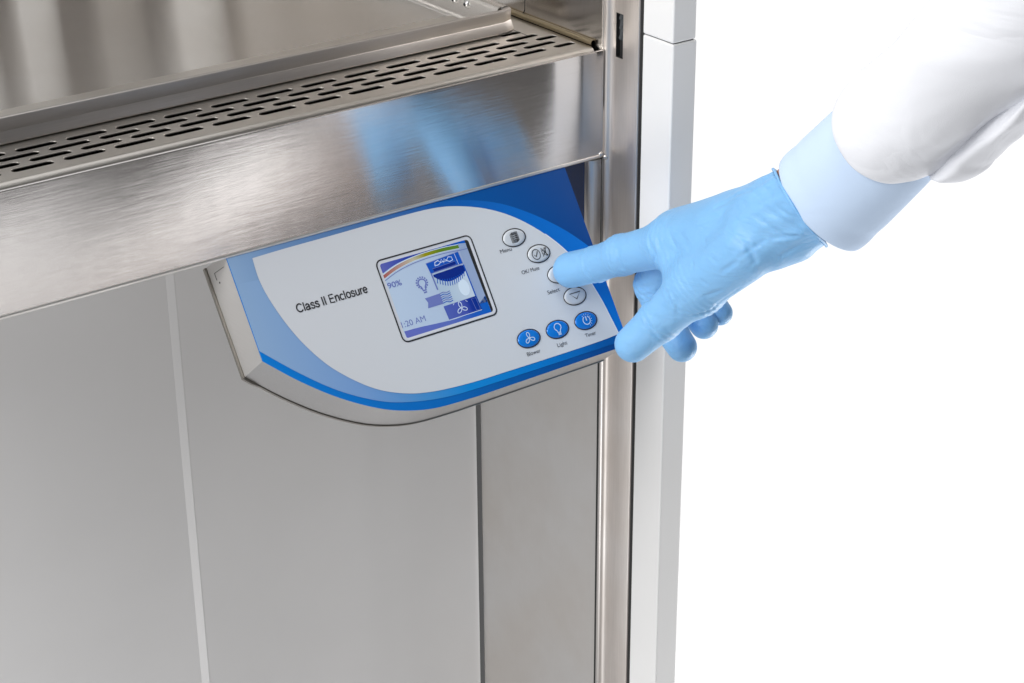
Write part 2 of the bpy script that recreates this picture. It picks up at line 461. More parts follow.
def catmull(pts, n=8, closed=False):
    out = []; P = [np.array(p, float) for p in pts]; N = len(P)
    rng = range(N if closed else N - 1)
    for i in rng:
        if closed: p0, p1, p2, p3 = P[i - 1], P[i], P[(i + 1) % N], P[(i + 2) % N]
        else: p0, p1, p2, p3 = P[max(i - 1, 0)], P[i], P[i + 1], P[min(i + 2, N - 1)]
        for k in range(n):
            t = k / n
            out.append(.5 * ((2 * p1) + (-p0 + p2) * t + (2 * p0 - 5 * p1 + 4 * p2 - p3) * t * t + (-p0 + 3 * p1 - 3 * p2 + p3) * t ** 3))
    if not closed: out.append(P[-1])
    return [tuple(p) for p in out]

lowleft = catmull([(-341, 77.5), (-318.8, 98.9), (-293.3, 119), (-266, 135), (-243, 143.6), (-218.5, 148.2), (-183, 149.6)], 6)
outline = [(-341, -3)] + lowleft + [(-107, 149.3), (-41, 149.0), (-38.8, 147.0), (-38.8, -3)]
STEEL_CHEEK = steel('brushed_steel_cheek', 'Y', (.74, .73, .72), .34, .95, .04, bump=.02, gr=.06, gc=.05)
for nd in STEEL_CHEEK.node_tree.nodes:
    if nd.type == 'COMBXYZ':
        for k_ in range(3): nd.inputs[k_].default_value = DN[k_]
# housing: wrapped sheet sides + slightly larger rear flange
def off(p, d):
    u, v = p
    return (u, v + d if v > 70 else v)
hb = MB()
n = len(outline)
fr = [fp(u, v, -.8) for u, v in outline]
mid = [fp(u, v + (3.6 if v > 60 else 0), -37.5) for u, v in outline]
hb.add(fr + mid, [(i, (i + 1) % n, n + (i + 1) % n, n + i) for i in range(n)], STEEL_BOX)
hb.poly(mid, STEEL_BOX)
hb.m = [hb.mi(STEEL_CHEEK) if all(hb.v[a][0] < -340.9 for a in f) else m_ for f, m_ in zip(hb.f, hb.m)]
side = hb.build('housing', panel)
for p in side.data.polygons: p.use_smooth = False
me = side.data
import bmesh
bm = bmesh.new(); bm.from_mesh(me); bmesh.ops.remove_doubles(bm, verts=bm.verts, dist=1e-6)
for f in bm.faces: f.smooth = True
for e in bm.edges:
    if len(e.link_faces) == 2 and e.calc_face_angle(0) > math.radians(25): e.smooth = False
bm.to_mesh(me); bm.free()
hb = MB()
fo = [(u - (1.6 if u < -335 else 0) , v + (4.6 if v > 60 else 0)) for u, v in outline]
hb.prism([fp(u, v, -38.0) for u, v in fo], tuple(-NN * 3.0), mat('flange_steel', (.36, .34, .31), .35, 1.0))
hb.build('rear_flange', panel, .5, 2)
# scratch of folded seam on left cheek
hb = MB()
hb.tube([fp(-341.3, 4, -9), fp(-341.3, 4, -27), fp(-341.3, 9.5, -27)], .22, mat('seam_line', (.2, .2, .19), .5, .6), 5)
hb.dome(fp(-341.2, 12, -24), .8, .3, (-1, 0, 0), INK, 8)
hb.build('folded_seam', panel)

# printed overlay: colours follow the print, by position across the face
def print_mat(name, stops, rough=.34, axis='X', x0=-341.0, x1=-39.0):
    m = mat(name, (.5, .5, .5), rough, 0, .3)
    N, L, bs = nodes(m)
    g = N.new('ShaderNodeNewGeometry'); s = N.new('ShaderNodeSeparateXYZ'); L.new(g.outputs['Position'], s.inputs[0])
    r = N.new('ShaderNodeMapRange')
    r.inputs['From Min'].default_value = x0 * U; r.inputs['From Max'].default_value = x1 * U
    L.new(s.outputs[axis], r.inputs[0])
    c = N.new('ShaderNodeValToRGB'); L.new(r.outputs[0], c.inputs[0])
    e = c.color_ramp.elements
    e[0].position = stops[0][0]; e[0].color = (*srgb(*stops[0][1]), 1)
    e[1].position = stops[-1][0]; e[1].color = (*srgb(*stops[-1][1]), 1)
    for p, col in stops[1:-1]:
        k = e.new(p); k.color = (*srgb(*col), 1)
    L.new(c.outputs[0], bs.inputs['Base Color'])
    nz = N.new('ShaderNodeTexNoise'); nz.inputs['Scale'].default_value = 3500; nz.inputs['Detail'].default_value = 1
    tcn = N.new('ShaderNodeTexCoord'); L.new(tcn.outputs['Object'], nz.inputs['Vector'])
    bp = N.new('ShaderNodeBump'); bp.inputs['Strength'].default_value = .12; bp.inputs['Distance'].default_value = .00005
    L.new(nz.outputs['Fac'], bp.inputs['Height']); L.new(bp.outputs[0], bs.inputs['Normal'])
    return m
P_OUT = print_mat('overlay_outer_blue', [(0, (0, 122, 212)), (.35, (0, 110, 198)), (.6, (0, 92, 172)), (1, (0, 68, 140))])
P_BAND = print_mat('overlay_band_blue', [(0, (140, 172, 210)), (.22, (118, 158, 212)), (.38, (70, 146, 212)), (.5, (10, 138, 220)), (.72, (0, 126, 212)), (.9, (0, 98, 178)), (1, (0, 86, 165))])
P_TOP = print_mat('overlay_top_blue', [(0, (140, 172, 210)), (.12, (115, 150, 196)), (.35, (80, 122, 178)), (.6, (20, 96, 180)), (.85, (0, 110, 205)), (1, (0, 116, 212))])
P_WHITE = print_mat('overlay_pale_grey', [(0, (206, 210, 217)), (.5, (212, 217, 223)), (1, (218, 223, 228))])
P_EDGE = mat('overlay_emboss_edge', srgb(232, 238, 245), .3)
fb = MB()
def lay(pts, h, m, B=None):
    (B or fb).poly([fp(u, v, h) for u, v in pts], m)
fb.prism([fp(u, v, 0) for u, v in outline], tuple(-NN * 1.2), P_OUT)
topband = catmull([(-341, -2.8), (-294, -1.5), (-240, -.6), (-194.5, .4), (-158.5, 1.0), (-133, 5.6), (-108, 14.2), (-85, 27.6), (-62.8, 44.8), (-46.2, 62), (-39.0, 72)], 5)
botband = catmull([(-341, 70.0), (-317.5, 93.2), (-292.5, 113.8), (-265, 129.6), (-241, 137.6), (-207, 143.0), (-161.6, 144.2), (-105, 144.6), (-39.0, 144.8)], 5)
w_top = catmull([(-322.2, 4.8), (-295, 4.2), (-257, 4.0), (-213, 3.6), (-168.6, 4.1), (-143, 8.2), (-118, 17), (-95.8, 30.6), (-75.2, 50.5), (-59.8, 74), (-50.6, 104), (-46.8, 126), (-45.0, 138.6)], 6)
w_left = catmull([(-322.2, 4.8), (-322.8, 21), (-320, 38), (-313, 60), (-303.6, 79.5), (-290, 98.5), (-268.3, 117.8), (-246.7, 129), (-222, 135.4), (-187, 138.4), (-150, 139), (-103, 139.4), (-64, 139.4), (-45.0, 138.6)], 6)
white = w_top + w_left[::-1][1:-1]
# band shape = left/bottom band in one print tone, top band in another
lay([(-340.9, 20)] + [p for p in w_left if p[1] > 20] + [(-39, 138.6)] + botband[::-1], .25, P_BAND)
split_l = [p for p in w_left if p[1] <= 21]
lay(topband + [(-39, 139), (-45, 138.6)] + w_top[::-1][1:] + split_l[1:] + [(-340.9, 20)], .25, P_TOP)
lay(white, .5, P_WHITE)
face = fb.build('faceplate', panel)
# embossed lighter rim of the pale field, at the right
eb = MB()
def stroke(B, pts, w, h, m, closed=False):
    P = [np.array(p, float) for p in pts]; N = len(P); L_, R_ = [], []
    for i in range(N):
        a = P[(i - 1) % N] if (closed or i > 0) else P[i]; c = P[(i + 1) % N] if (closed or i < N - 1) else P[i]
        d = c - a; d /= (np.hypot(*d) + 1e-9); nrm = np.array((-d[1], d[0])) * w / 2
        L_.append(P[i] + nrm); R_.append(P[i] - nrm)
    vs = [fp(*p, h) for p in L_] + [fp(*p, h) for p in R_]
    k = N if closed else N - 1
    B.add(vs, [(i, (i + 1) % N, N + (i + 1) % N, N + i) for i in range(k)], m)
def text(B, s, u, v, size, width, h, m, bold=0.0, slant=0):
    vs, fs = text_mesh(s, size, width, bold)
    B.add([fp(u + x, v - y, h) for x, y in vs], fs, m)
stroke(eb, [p for p in w_top if p[0] > -80], .9, .65, P_EDGE)
eb.build('embossed_edge', panel)
def arcp(cx, cy, rx, ry, a0, a1, n=18):
    return [(cx + rx * math.cos(math.radians(a0 + (a1 - a0) * k / n)), cy + ry * math.sin(math.radians(a0 + (a1 - a0) * k / n))) for k in range(n + 1)]
GLY = {
 'C': ([arcp(.40, .5, .345, .455, 38, 322)], .78),
 'l': ([[(.10, 0), (.10, 1)]], .235),
 'I': ([[(.12, 0), (.12, 1)]], .27),
 'E': ([[(.60, .955), (.115, .955), (.115, .045), (.61, .045)], [(.115, .52), (.56, .52)]], .69),
 'a': ([catmull([(.07, .52), (.12, .64), (.26, .69), (.40, .63), (.435, .50)], 4) + [(.435, .16), (.46, .05), (.53, .04)], catmull([(.435, .42), (.30, .38), (.12, .33), (.06, .19), (.13, .06), (.26, .04), (.38, .11), (.435, .24)], 4)], .58),
 's': ([catmull([(.41, .53), (.36, .65), (.24, .69), (.11, .63), (.10, .48), (.24, .39), (.39, .31), (.42, .17), (.34, .06), (.22, .035), (.09, .09), (.06, .20)], 4)], .515),
 'n': ([[(.09, 0), (.09, .71)], catmull([(.09, .46), (.15, .60), (.28, .69), (.40, .65), (.44, .50)], 4) + [(.44, 0)]], .555),
 'c': ([arcp(.275, .36, .205, .325, 42, 318)], .51),
 'o': ([arcp(.28, .36, .215, .325, 0, 360)], .56),
 'u': ([[(.44, .71), (.44, 0)], [(.09, .71), (.09, .22)] + catmull([(.09, .22), (.13, .07), (.25, .03), (.38, .11), (.44, .26)], 4)], .555),
 'r': ([[(.09, 0), (.09, .71)], catmull([(.09, .42), (.14, .58), (.22, .66), (.33, .665)], 4)], .335),
 'e': ([[(.07, .37), (.485, .37)], arcp(.28, .36, .21, .325, 2, 325)], .56),
 ' ': ([], .28)}
def grotesk(B, word, u, v, cap, width, h, m, wt=.115):
    tot = sum(GLY[c][1] for c in word); kx = width / tot; x = 0
    for ch in word:
        for n_, ln in enumerate(GLY[ch][0]):
            stroke(B, [(u + (x + px) * kx, v - py * cap) for px, py in ln], wt * cap, h + .02 * n_, m)
        x += GLY[ch][1]
tb = MB(); grotesk(tb, 'Class II Enclosure', -302.8, 51.7, 6.4, 60, .75, INK, .15); tb.build('title_lettering', panel)

# captions
CAP = mat('caption_ink', (.035, .04, .06), .5)
for s, u, v, w in (('Menu', -123, 51.8, 10.6), ('OK/ Mute', -111, 72, 16.6), ('Select', -95, 92.6, 11.6),
                   ('Blower', -131.6, 133, 12.4), ('Light', -103, 133.6, 9.4), ('Timer', -75.6, 133.3, 10.4)):
    cb = MB(); text(cb, s, u, v, 4.3, w, .75, CAP, .0); cb.build('key_caption', panel)['label'] = 'small printed word %s under its key' % s.replace('/ ', ' or ')

def ell(cx, cy, a, b_, n=40):
    return [(cx + a * math.cos(2 * math.pi * k / n), cy + b_ * math.sin(2 * math.pi * k / n)) for k in range(n)]
KEYW = mat('key_pale', srgb(208, 214, 220), .22)
KEYB = mat('key_blue', srgb(0, 120, 216), .2, 0, .6)
ICONW = mat('icon_white', srgb(205, 228, 250), .4)
def button(name, cx, cy, blue, icon, label=None):
    B = MB(); m = KEYB if blue else KEYW
    A, C_ = 10.2, 6.6
    rings = [(1.0, .55), (.97, 1.1), (.9, 1.6), (.75, 1.85), (.4, 1.95)]
    vs = []
    for s, h in rings: vs += [fp(*p, h) for p in ell(cx, cy, A * s, C_ * s)]
    n = 40; fs = [(i * n + j, i * n + (j + 1) % n, (i + 1) * n + (j + 1) % n, (i + 1) * n + j) for i in range(len(rings) - 1) for j in range(n)]
    fs.append(tuple(range((len(rings) - 1) * n, len(rings) * n)))
    B.add(vs, fs, m, True)
    stroke(B, ell(cx, cy, A + .35, C_ + .35), .75, .9, INK, True)
    o = B.build(name, panel)
    I = MB(); icon(I, cx, cy); ic = I.build('icon', o)
    if label: o['label'] = label
    return o
ht = 2.1
def ic_menu(B, x, y):
    for dx, dy, h in ((-.9, .6, ht), (0, 0, ht + .08), (.8, -.5, ht + .16)):
        stroke(B, [(x - 2.6 + dx, y - 3.4 + dy), (x + 2.2 + dx, y - 3.4 + dy), (x + 2.2 + dx, y + 3.4 + dy), (x - 2.6 + dx, y + 3.4 + dy)], .5, h, INK, True)
    for k in range(4): stroke(B, [(x - 1.5, y - 2.4 + k * 1.5), (x + 2.4, y - 2.4 + k * 1.5)], .65, ht + .24, INK)
def ic_mute(B, x, y):
    stroke(B, ell(x - 3.2, y + .2, 3.6, 4.0, 28), .6, ht, INK, True)
    stroke(B, [(x - 5, y + .4), (x - 3.8, y + 2.0), (x - 1.4, y - 2.0)], .75, ht + .08, INK)
    stroke(B, [(x + 2.6, y - 1.4), (x + 4, y - 1.4), (x + 6, y - 3.6), (x + 6, y + 3.6), (x + 4, y + 1.4), (x + 2.6, y + 1.4)], .6, ht, INK, True)
    stroke(B, [(x + 2.4, y - 3.4), (x + 7.2, y + 3.4)], .6, ht + .08, INK); stroke(B, [(x + 7.2, y - 3.4), (x + 2.4, y + 3.4)], .6, ht + .16, INK)
def ic_up(B, x, y): stroke(B, [(x - 5.2, y + 2.2), (x + 5.2, y + 2.2), (x, y - 2.6)], .9, ht, INK, True)
def ic_dn(B, x, y): stroke(B, [(x - 5.2, y - 2.4), (x + 5.2, y - 2.4), (x, y + 2.6)], .95, ht, INK, True)
def blades(B, x, y, s, m, h, w=.7):
    for a in (-95, 25, 145):
        c, d = math.cos(math.radians(a)), math.sin(math.radians(a))
        loop = []
        for k in range(14):
            t = 2 * math.pi * k / 14; r = 2.6 + 2.3 * math.cos(t); q = 1.25 * math.sin(t) * (1 + .35 * math.cos(t))
            loop.append((x + s * (r * c - q * d), y + s * (r * d + q * c)))
        stroke(B, loop, w, h, m, True)
def ic_fan(B, x, y): blades(B, x, y, .95, ICONW, ht, .65)
def ic_bulb(B, x, y):
    stroke(B, [(x - 1.3, y + 2.4), (x - 1.5, y + 1.2), (x - 3.0, y - .6), (x - 3.1, y - 2.4), (x - 1.8, y - 4), (x, y - 4.5), (x + 1.8, y - 4), (x + 3.1, y - 2.4), (x + 3, y - .6), (x + 1.5, y + 1.2), (x + 1.3, y + 2.4)], .7, ht, ICONW)
    for k in range(3): stroke(B, [(x - 1.4, y + 2.6 + k * .9), (x + 1.4, y + 2.6 + k * .9)], .6, ht + .05, ICONW)
def ic_timer(B, x, y):
    stroke(B, [(x + 3.3 * math.sin(t), y - 3.3 * math.cos(t)) for t in [.5 + i * 5.3 / 20 for i in range(21)]], .8, ht, ICONW)
    stroke(B, [(x, y + .3), (x, y - 3.3)], 1.0, ht + .06, ICONW)
    for k in range(9):
        t = -.6 + k * .42; stroke(B, [(x + 4.3 * math.sin(t), y - 4.3 * math.cos(t)), (x + 5.1 * math.sin(t), y - 5.1 * math.cos(t))], .5, ht, ICONW)
button('key', -106.8, 42.8, False, ic_menu, 'pale oval key with a page icon above the word Menu')
button('key', -90.4, 60.1, False, ic_mute, 'pale oval key with tick and crossed speaker icon')
button('key', -79.2, 79.8, False, ic_up, 'pale oval key under the gloved fingertip')
button('key', -72.0, 99.9, False, ic_dn, 'pale oval key with a downward triangle')
button('key', -125.4, 120.3, True, ic_fan, 'blue oval key with a fan icon')
button('key', -97.9, 120.4, True, ic_bulb, 'blue oval key with a light bulb icon')
button('key', -70.3, 120.7, True, ic_timer, 'blue oval key with a timer dial icon')

# ---- screen
def rrect(x0, x1, y0, y1, r, n=6):
    p = []
    for cx, cy, a0 in ((x1 - r, y0 + r, -90), (x1 - r, y1 - r, 0), (x0 + r, y1 - r, 90), (x0 + r, y0 + r, 180)):
        for k in range(n + 1):
            a = math.radians(a0 + 90 * k / n); p.append((cx + r * math.cos(a), cy + r * math.sin(a)))
    return p
def lcd(name, c0, c1=None, axis='X', lo=-226., hi=-148., emit=.06):
    if c1 is None:
        m = mat(name, srgb(*c0), .25)
        N, L, bs = nodes(m); bs.inputs['Emission Color'].default_value = (*srgb(*c0), 1)
    else:
        st = c1 if isinstance(c1, list) else [(0, c0), (1, c1)]
        m = print_mat(name, st, .25, axis, lo, hi)
        N, L, bs = nodes(m)
        src = bs.inputs['Base Color'].links[0].from_socket; L.new(src, bs.inputs['Emission Color'])
    bs.inputs['Emission Strength'].default_value = emit
    return m
fbz = MB()
stroke(fbz, rrect(-229.0, -143.6, 31.2, 95.2, 4.6), 1.0, .75, INK, True)
# recessed pale frame
P0 = rrect(-228.2, -144.4, 32.0, 94.4, 3.9); P1 = rrect(-226.0, -146.6, 34.2, 92.4, 2.2)
nn_ = len(P0)
fbz.add([fp(*p, .8) for p in P0] + [fp(*p, .62) for p in P1], [(i, (i + 1) % nn_, nn_ + (i + 1) % nn_, nn_ + i) for i in range(nn_)], mat('bezel_pale', srgb(214, 218, 226), .3))
bezel = fbz.build('screen_bezel', panel)
S = MB()
def sl(pts, h, m): S.poly([fp(u, v, .52 + h) for u, v in pts], m)
L_BG = lcd('lcd_ice', (170, 200, 226), [(0, (184, 204, 228)), (.6, (178, 198, 224)), (1, (150, 168, 205))])
L_GREY = lcd('lcd_grey', (150, 170, 205))
L_PERI = lcd('lcd_periwinkle', (108, 122, 188))
L_DK = lcd('lcd_top', (0, 0, 0), [(0, (92, 100, 180)), (.3, (40, 70, 170)), (.55, (0, 45, 150)), (1, (0, 95, 205))])
L_RB = lcd('lcd_rainbow', (0, 0, 0), [(0, (165, 92, 88)), (.22, (180, 150, 140)), (.36, (190, 185, 160)), (.5, (150, 145, 20)), (.68, (95, 130, 35)), (1, (90, 135, 60))])
L_HOOD = lcd('lcd_hood', (20, 85, 190)); L_NAVY = lcd('lcd_navy', (0, 40, 135)); L_WHT = lcd('lcd_white', (215, 232, 248))
L_WAVE = lcd('lcd_wave', (0, 0, 0), [(0, (98, 108, 190)), (.55, (90, 110, 190)), (.8, (30, 90, 190)), (1, (0, 95, 195))])
L_INNER = lcd('lcd_chamber', (0, 0, 0), [(0, (160, 185, 215)), (.6, (176, 198, 218)), (1, (205, 220, 236))])
sl(rrect(-226.2, -146.4, 34.0, 92.6, 2.2), 0, BLACK)
sl([(-226.2, 35), (-225, 34.1), (-149.8, 34.1), (-148.6, 92.4), (-225.2, 92.4), (-226.2, 91)], .06, L_BG)
sl([(-157, 38.6), (-149.7, 38.6), (-148.8, 84), (-156, 84)], .1, L_GREY)
arc = lambda off_: catmull([(-226.3, 43.4 + off_), (-214, 39.4 + off_), (-200, 36.9 + off_), (-185, 35.9 + off_), (-170, 36.0 + off_), (-156.4, 37.0 + off_)], 4)
top = catmull([(-226.2, 41.4), (-214, 37.6), (-200, 35.6), (-185, 34.9), (-170, 35.2), (-149.8, 36.5)], 4)
sl([(-226.2, 35), (-225, 34.1), (-149.8, 34.1)] + top[::-1], .12, L_DK)
stroke_h = lambda pts, w, h, m, c=False: stroke(S, pts, w, .52 + h, m, c)
lo, hi = arc(-1.0), arc(2.2)
sl(lo + hi[::-1], .14, L_RB)
stroke_h(lo, .5, .18, L_WHT); stroke_h(hi, .4, .18, L_WHT); stroke_h(arc(3.6) + [(-149.6, 40.9)], .5, .18, L_PERI)
stroke_h([(-156.4, 36.4), (-149.7, 37.4)], 2.0, .17, L_GREY)
# hood and chamber drawing
sl([(-188.8, 43.0), (-158.6, 41.0), (-157.9, 50.6), (-187.6, 51.6)], .16, L_HOOD)
stroke_h([(-188.6, 43.2), (-158.8, 41.2), (-158.1, 50.6), (-187.6, 51.5)], .4, .2, L_PERI, True)
stroke_h([(-162.4, 41.5), (-161.8, 50.6)], .35, .2, L_WHT)
stroke_h([(-181.8, 46.6), (-181, 44.2), (-178, 43.4), (-176.4, 45.2), (-174.8, 43.2), (-173.6, 46.4), (-172.4, 43.4), (-170.6, 45), (-168.4, 42.9), (-165.6, 43.6), (-165.4, 46), (-168.4, 46.6), (-170.8, 45.2)], .55, .22, L_WHT)
stroke_h([(-170.8, 45.4), (-173.6, 45.2), (-176.4, 45.4), (-178.4, 46.6), (-181.8, 46.8)], .5, .24, L_WHT)
sl([(-184.6, 48.6), (-164, 47.6), (-164, 50.0), (-184.2, 50.9)], .21, L_NAVY)
stroke_h([(-184.8, 48.4), (-163.8, 47.4), (-163.8, 50.2), (-184.4, 51.1)], .3, .25, L_PERI, True)
sl([(-186.2, 52.4), (-158, 51.8), (-157.6, 77.6), (-186, 77.6)], .13, L_INNER)
sl(catmull([(-186.0, 52.8), (-172, 52.3), (-158.6, 52.0), (-158.6, 57), (-166, 60.0), (-174, 61.0), (-181, 58.5), (-186, 54.6)], 5), .17, L_NAVY)
for k in range(13):
    x = -183.6 + k * 2.0; t = math.sin(math.pi * (k + .8) / 14)
    stroke_h([(x, 56 + 3 * t), (x - 1.2, 59 + 5.5 * t)], .7, .19, L_HOOD)
sl(ell(-164.2, 68.5, 4.6, 6.4, 26), .15, L_WHT)
stroke_h([(-187.2, 51.8), (-186.6, 64.6)], 1.2, .2, L_PERI)
stroke_h([(-157.9, 51.6), (-156.9, 77.6), (-156.2, 88)], 1.1, .2, L_HOOD)
# flag
sl([(-199.6, 68.0), (-186, 67.6), (-186, 75.8), (-199.8, 75.8), (-198.2, 71.8)], .18, L_PERI)
for k in range(6):
    y = 67.9 + k * 1.5
    stroke_h([(-186.2, y), (-183, y - .5), (-180, y + .5), (-177, y)], .7, .18, L_HOOD if k % 2 else L_PERI)
# blower box
sl([(-186.8, 77.8), (-157.0, 77.2), (-156.0, 88.6), (-186.0, 88.9)], .2, lcd('lcd_blower', (0, 0, 0), [(0, (80, 98, 180)), (.55, (70, 85, 175)), (.75, (20, 50, 150)), (1, (0, 45, 140))], 'X', -187, -156))
stroke_h([(-186.0, 88.9), (-156.0, 88.6)], .4, .24, L_WHT)
stroke_h([(-161.6, 78.4), (-157.6, 78.4), (-157, 87.6), (-160.6, 87.6)], .35, .24, L_PERI, True)
for a in (0,):
    for a in (-95, 25, 145):
        c, d = math.cos(math.radians(a)), math.sin(math.radians(a)); lp = []
        for k in range(12):
            t = 2 * math.pi * k / 12; r = 2.7 + 2.3 * math.cos(t); q = 1.3 * math.sin(t)
            lp.append((-172.4 + r * c - q * d, 82.8 + r * d + q * c))
        stroke_h(lp, .55, .26, L_WHT, True)
stroke_h([(-178.4, 79), (-177.2, 77.8)], .4, .26, L_WHT); stroke_h([(-167, 78.2), (-165.6, 79.6)], .4, .26, L_WHT)
# bulb icon
for k in range(13):
    t = math.radians(118 + k * 304 / 12)
    stroke_h([(-197.4 + 5.3 * math.cos(t), 56.2 + 5.0 * math.sin(t)), (-197.4 + 4.0 * math.cos(t), 56.2 + 3.8 * math.sin(t))], 1.3, .12, L_PERI)
stroke_h([(-198.6, 61.8), (-198.8, 60.2)] + [(-197.4 + 3.3 * math.cos(math.radians(t)), 56.4 + 3.1 * math.sin(math.radians(t))) for t in range(122, 420, 18)] + [(-196.0, 60.2), (-196.0, 61.6)], 1.1, .13, L_PERI)
stroke_h([(-199, 62.2), (-195.6, 62.0)], 1.0, .14, L_PERI); stroke_h([(-198.6, 63.8), (-195.8, 63.6)], 1.2, .14, L_PERI)
# bottom wave
sl(catmull([(-225.6, 87.0), (-212, 87.4), (-195, 88.6), (-178, 89.4), (-164, 87.4), (-155, 82.8), (-149.0, 79.0)], 5) + [(-148.7, 92.4), (-225.2, 92.4)], .1, L_WAVE)
vs, fs = text_mesh('90%', 6.0, 12.2, .12); S.add([fp(-226.0 + x, 53.4 - y, .7) for x, y in vs], fs, L_PERI)
vs, fs = text_mesh('1:20 AM', 6.4, 21, 0.0); S.add([fp(-226.0 + x, 84.2 - y, .7) for x, y in vs], fs, L_PERI)
S.build('screen', panel)

# =================================================================== PERSON (gloved right hand reaching in)
# joints of the hand, in design units
J = {
    'i_tip': (-76.8, -57.9, -58.4),
    'i_dip': (-72.1, -83.9, -45.7),
    'i_pip': (-69.1, -109.9, -30.2),
    'i_mcp': (-59.7, -155.4, -7.7),
    'm_mcp': (-42.4, -137.5, -11.7),
    'm_pip': (-42.0, -114.58, -60.43),
    'm_dip': (-38.5, -129.3, -90.3),
    'm_tip': (-37.7, -145.1, -102.2),
    'r_mcp': (-24.8, -128.6, -16.6),
    'r_pip': (-13.9, -99.1, -62.4),
    'r_dip': (-5.2, -116.2, -87.5),
    'r_tip': (-5.2, -133.0, -97.4),
    'p_mcp': (-8.9, -124.2, -22.0),
    'p_pip': (4.8, -100.8, -58.3),
    'p_dip': (10.9, -116.2, -81.6),
    'p_tip': (12.1, -131.8, -92.5),
    'wrist': (-48.32, -253.89, 39.26),
    't_cmc': (-68.26, -246.52, 22.57),
    't_mcp': (-74.09, -200.26, -22.27),
    't_ip': (-87.37, -176.49, -54.02),
    't_tip': (-100.7, -162.6, -74.73),
    'web': (-69.55, -176.25, -17.81),
}
J = {k: np.array(v, float) for k, v in J.items()}
arm_dir = np.array([0.16667, -0.61927, 0.76729])
W = J['wrist']

def smin(a, b, k):
    h = np.clip(.5 + .5 * (b - a) / k, 0, 1)
    return b + (a - b) * h - k * h * (1 - h)
def cone(P, a, b, ra, rb, sq=None):
    ab = b - a; t = np.clip(((P - a) @ ab) / (ab @ ab), 0, 1)
    c = a + t[:, None] * ab
    d = P - c
    if sq is not None:     # squash along a direction: (direction, factor)
        n_, k_ = sq; comp = d @ n_; d = d + np.outer(comp * (k_ - 1), n_)
    r = ra + (rb - ra) * t
    return np.linalg.norm(d, axis=1) - r
# back-of-hand normal
hn = np.cross(J['p_mcp'] - J['i_mcp'], W - J['i_mcp']); hn /= np.linalg.norm(hn)
if hn[2] < 0: hn = -hn
def glove(P):
    c = lambda a, b, ra, rb, sq=None: cone(P, J[a], J[b], ra, rb, sq)
    idx = smin(c('i_tip', 'i_dip', 14.0, 13.6), c('i_dip', 'i_pip', 13.4, 15.0), 3)
    idx = smin(idx, c('i_pip', 'i_mcp', 14.8, 17.0), 4)
    mid = smin(smin(c('m_tip', 'm_dip', 11.5, 12.5), c('m_dip', 'm_pip', 12.5, 14), 3), c('m_pip', 'm_mcp', 14, 16), 4)
    rin = smin(smin(c('r_tip', 'r_dip', 11, 12), c('r_dip', 'r_pip', 12, 13.5), 3), c('r_pip', 'r_mcp', 13.5, 15.5), 4)
    pin = smin(smin(c('p_tip', 'p_dip', 9.8, 10.6), c('p_dip', 'p_pip', 10.6, 12), 3), c('p_pip', 'p_mcp', 12, 14), 4)
    th = smin(smin(c('t_tip', 't_ip', 13.5, 15.5), c('t_ip', 't_mcp', 15.5, 19), 4), c('t_mcp', 't_cmc', 20, 22), 10)
    palm = cone(P, J['i_mcp'], W, 18, 26)
    for m_, r_ in (('m_mcp', 18), ('r_mcp', 17), ('p_mcp', 15.5)):
        palm = smin(palm, cone(P, J[m_], W, r_, 24), 12)
    palm = smin(palm, cone(P, J['i_mcp'], J['p_mcp'], 16, 15), 10)
    # web of the thumb
    palm = smin(palm, cone(P, (J['i_mcp'] * .45 + W * .55), J['t_mcp'], 18, 18), 14)
    palm = smin(palm, cone(P, J['i_mcp'], J['web'], 15, 13.5), 8)
    f = smin(palm, th, 9)
    f = smin(f, idx, 7)
    g = np.minimum(np.minimum(mid, rin), pin)
    f = smin(f, g, 3.0)
    return f
gdir = np.array([0.15707, -0.7306, 0.66449])      # axis of the glove cuff
CUT = np.array([-46.32, -269.5, 51.83])
cdir = np.array([0.67785, -0.43917, 0.58961])
def full(P):
    return smin(glove(P), cone(P, W, W + gdir * 62, 26, 34), 14)
